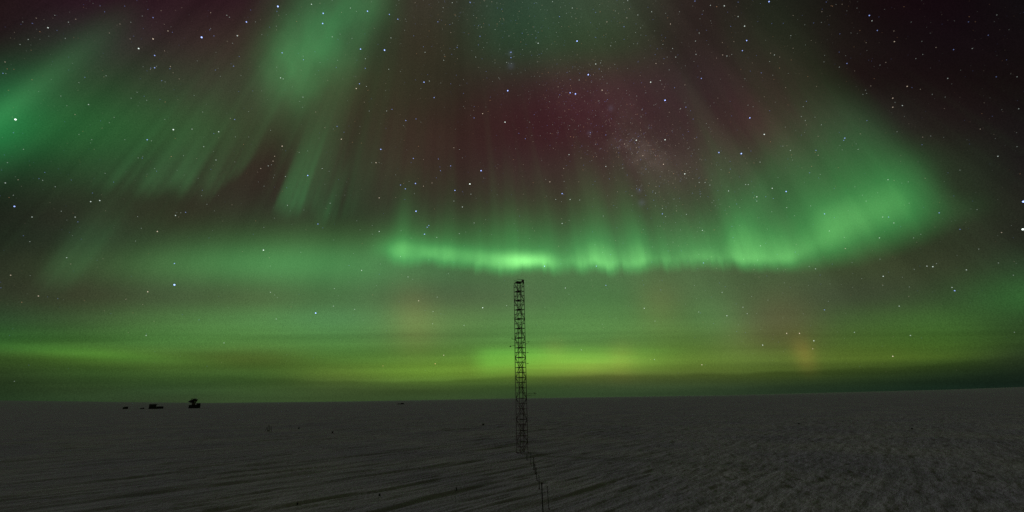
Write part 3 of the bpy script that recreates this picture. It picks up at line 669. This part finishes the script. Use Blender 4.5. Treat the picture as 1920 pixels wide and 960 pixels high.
pole(1018.3, 966, 905, 'nearest and thickest dark pole, cut by the bottom edge, with a side arm', .042, lean=-1, cross=True)
pole(1029.6, 958, 912, 'pale thin pole right of the thickest dark pole', .022, lean=-3)
fg = 'flagged marker poles on the open snow'
pole(707.5, 946, 925, 'dark marker flag on a pole in the left centre foreground, drooping', .014, 'flag', 6, fg, (.15, .24), 'marker_flag')
pole(854, 950, 913, 'tallest marker flag, on a thin pole left of the row of tower poles', .014, 'flag', 0, fg, (.10, .30), 'marker_flag')
pole(553.5, 954, 942, 'short leaning marker flag at the bottom left of centre', .014, 'flag', 14, fg, (.13, .22), 'marker_flag')

# ================================================================== FAR HUTS AND EQUIPMENT ON THE HORIZON AT LEFT
def frame_at(x, yb):
    g = ground_at(x, yb); az_ = math.atan2(g.x, g.y); R = math.hypot(g.x, g.y)
    return g, -az_, R / (F / math.cos(math.atan2((x - 960), F))) * 1.0, snow_z(g)
# 1: hut with a tilted dish on a mount
g, rz, mpp, z = frame_at(364, 765.5); u = mpp * .86
t = empty('antenna_hut', (g.x, g.y, z), rz); tag(t, 'dark hut with a big tilted dish on its roof, largest shape on the left horizon', 'hut')
MB().box((0, 0, 3.0*u), (20 * u, 9 * u, 6.0 * u), bev=.3).build('cabin', M_HUT, t)
MB().box((0, 0, 6.2*u), (20.8 * u, 9.8 * u, .5*u)).build('roof', M_HUT, t)
MB().box((6.0 * u, 0, 8.0 * u), (7 * u, 8 * u, 3.2 * u), bev=.3).build('machine_housing', M_HUT, t)
for k in range(3): MB().box((-6.5 * u + k * 4.2 * u, -4.55 * u, 3.6 * u), (1.8 * u, .15, 1.5 * u)).build('window', M_GLASS, t)
MB().box((7.5 * u, -4.56 * u, 2.4 * u), (2 * u, .2, 4.2 * u)).build('door', M_HUT, t)
for sx in (-8, 8):
    for sy in (-3.2, 3.2): MB().tube((sx * u, sy * u, -1.5), (sx * u, sy * u, .2), .35).build('stilt', M_STEEL, t)
mt = MB().tube((-2.6 * u, 0, 6.0 * u), (-3.8 * u, 0, 13 * u), 3.6 * u, 1.8 * u, n=10).build('mount', M_STEEL, t)
q = Matrix.Rotation(math.radians(-24), 3, 'Y') @ Matrix.Rotation(math.radians(8), 3, 'X')
c0 = Vector((-4.2 * u, 0, 12.5 * u))
MB().lathe([(2.2*u, -1.2*u), (5.0*u, .6*u), (7.4*u, 3.6*u), (7.9*u, 4.2*u), (7.5*u, 4.3*u), (4.6*u, 1.9*u), (.5*u, .9*u)], c0, q, 20).build('dish', M_DISH, t)
fp = c0 + q @ Vector((0, 0, 7.2 * u))
ar = MB()
for k in range(3):
    a_ = k * 2.094; ar.tube(c0 + q @ Vector((6.6*u*math.cos(a_), 6.6*u*math.sin(a_), 3.6*u)), fp, .28*u)
ar.lathe([(.5*u, -.6*u), (.9*u, 0), (.5*u, .7*u)], fp, q, 8); ar.build('feed_horn', M_STEEL, t)
MB().box((.6 * u, 0, 12.4 * u), (2.8 * u, 2.4 * u, 11 * u), Matrix.Rotation(math.radians(20), 3, 'Y'), bev=.2).build('support_mast', M_STEEL, t)
# 2: container hut with a lower annex
g, rz, mpp, z = frame_at(291, 767); u = mpp * .86
t = empty('container_hut', (g.x, g.y, z), rz); tag(t, 'dark flat roofed container hut with a low annex, second from the dish hut', 'hut')
MB().box((-5.2 * u, 0, 4.6 * u), (12 * u, 8 * u, 8.6 * u), bev=.25).build('cabin', M_HUT, t)
MB().box((-4.4 * u, 0, 9.6 * u), (16 * u, 9 * u, .9 * u)).build('roof', M_HUT, t)
MB().box((7.0 * u, 0, 2.6 * u), (12.2 * u, 7 * u, 4.6 * u), bev=.25).build('annex', M_HUT, t)
for k in range(2): MB().box((-8.2 * u + k * 4.2 * u, -4.06 * u, 5.6 * u), (2 * u, .15, 1.6 * u)).build('window', M_GLASS, t)
MB().box((-1.4 * u, -4.08 * u, 3.2 * u), (1.9 * u, .18, 4.8 * u)).build('door', M_HUT, t)
for k in range(4): MB().tube((-9.5 * u + k * 6 * u, 0, -1.5), (-9.5 * u + k * 6 * u, 0, .8 * u), .4 * u).build('stilt', M_STEEL, t)
# 3: small shed
g, rz, mpp, z = frame_at(235, 767.3); u = mpp * .86
t = empty('small_shed', (g.x, g.y, z), rz); tag(t, 'smallest dark shed, leftmost shape on the horizon', 'shed')
MB().box((-.4 * u, 0, 1.9 * u), (8.6 * u, 5 * u, 3.8 * u), bev=.2).build('cabin', M_HUT, t)
mb = MB(); mb.box((.8 * u, 0, 4.2 * u), (6.4 * u, 5.4 * u, .6 * u), Matrix.Rotation(math.radians(-4), 3, 'Y')); mb.build('roof', M_HUT, t)
MB().box((2 * u, -2.55 * u, 1.6 * u), (1.5 * u, .12, 2.9 * u)).build('door', M_HUT, t)
# 4: cargo sledge beside the container hut
def sledge(x, yb, wpx, label, load):
    g, rz, mpp, z = frame_at(x, yb); u = mpp * .86
    t = empty('cargo_sledge', (g.x, g.y, z), rz); tag(t, label, 'sledge')
    MB().box((0, 0, .9 * u), (wpx * u, 3.2 * u, .5 * u), bev=.05).build('deck', M_WOOD, t)
    for s in (-1, 1):
        MB().box((0, s * 1.3 * u, .25 * u), (wpx * .95 * u, .4 * u, .45 * u)).box((wpx * .49 * u, s * 1.3 * u, .55 * u), (.8 * u, .4 * u, .4 * u), Matrix.Rotation(-.6, 3, 'Y')).build('runner', M_STEEL, t)
    for (cx, w_, h_) in load: MB().box((cx * u, 0, (1.15 + h_ / 2) * u), (w_ * u, 2.6 * u, h_ * u), bev=.08).build('load', M_FLAG, t)
    return t
sledge(266, 767.3, 8, 'low dark loaded sledge between the small shed and the container hut', [(-1.2, 3.4, 1.0), (2, 2.6, 1.6)])
sledge(751.5, 758.2, 15, 'long flat dark sledge on the far snow, alone left of the tower', [(2.6, 6.5, 1.6), (-4, 4, .6)])

# instrument frame on the snow, left of centre
g, rz, mpp, z = frame_at(503, 810); u = mpp * .9
t = empty('instrument_frame', (g.x, g.y, z), rz); tag(t, 'spindly brownish instrument frame on thin legs in the mid distance left of centre', 'instrument frame')
M_RUST = surf('brown_frame', (0.075, 0.062, 0.035), .8, 0, .3, 4)
for (sx, tx) in ((-7.5, -3), (-2.5, -1), (1.5, .5), (6.5, 3.5)): MB().tube((sx * u, 0, -.3), (tx * u, 0, (10 + 3 * (abs(tx) < 2)) * u), .30 * u).build('leg', M_RUST, t)
MB().tube((-5 * u, 0, 6 * u), (5 * u, 0, 5.6 * u), .25 * u).build('rail', M_RUST, t)
MB().box((0, 0, 2.6 * u), (4.5 * u, 2 * u, 1.6 * u), bev=.05).build('box', M_RUST, t)

# small dark items lying on the snow
def item(name, x, yb, wpx, hpx, label, cat, mat=M_WOOD):
    g, rz, mpp, z = frame_at(x, yb); u = mpp * .95
    t = empty(name, (g.x, g.y, z - .02), rz + random.uniform(-.5, .5)); tag(t, label, cat)
    MB().box((0, 0, hpx * u * .45), (wpx * u, wpx * u * .75, hpx * u), Matrix.Rotation(random.uniform(-.15, .15), 3, 'Y'), bev=.05 * wpx * u).build('box', mat, t)
    MB().box((0, 0, hpx * u * .93), (wpx * u * 1.06, wpx * u * .8, .12 * hpx * u), Matrix.Rotation(random.uniform(-.05, .05), 3, 'Y'), bev=.01).build('lid', mat, t)
item('crate', 1827, 887, 5, 2.6, 'dark crate half sunk in the snow near the right edge, the nearest one', 'crate', M_WOOD)
item('crate', 1710, 804.5, 3.4, 2, 'small dark crate in the mid distance on the right, the farthest one', 'crate', M_FLAG)
item('crate', 1498, 796.5, 3, 1.8, 'small dark crate in the middle distance, leftmost of the crates on the right', 'crate', M_FLAG)
item('battery_case', 906, 798.5, 3, 3, 'small case standing on the snow left of the tower', 'case')
item('battery_case', 560.5, 803.5, 2.6, 3, 'tiny case on the snow just right of the instrument frame', 'case')
item('battery_case', 623, 812.5, 2.6, 3, 'tiny case on the snow, second right of the instrument frame', 'case')
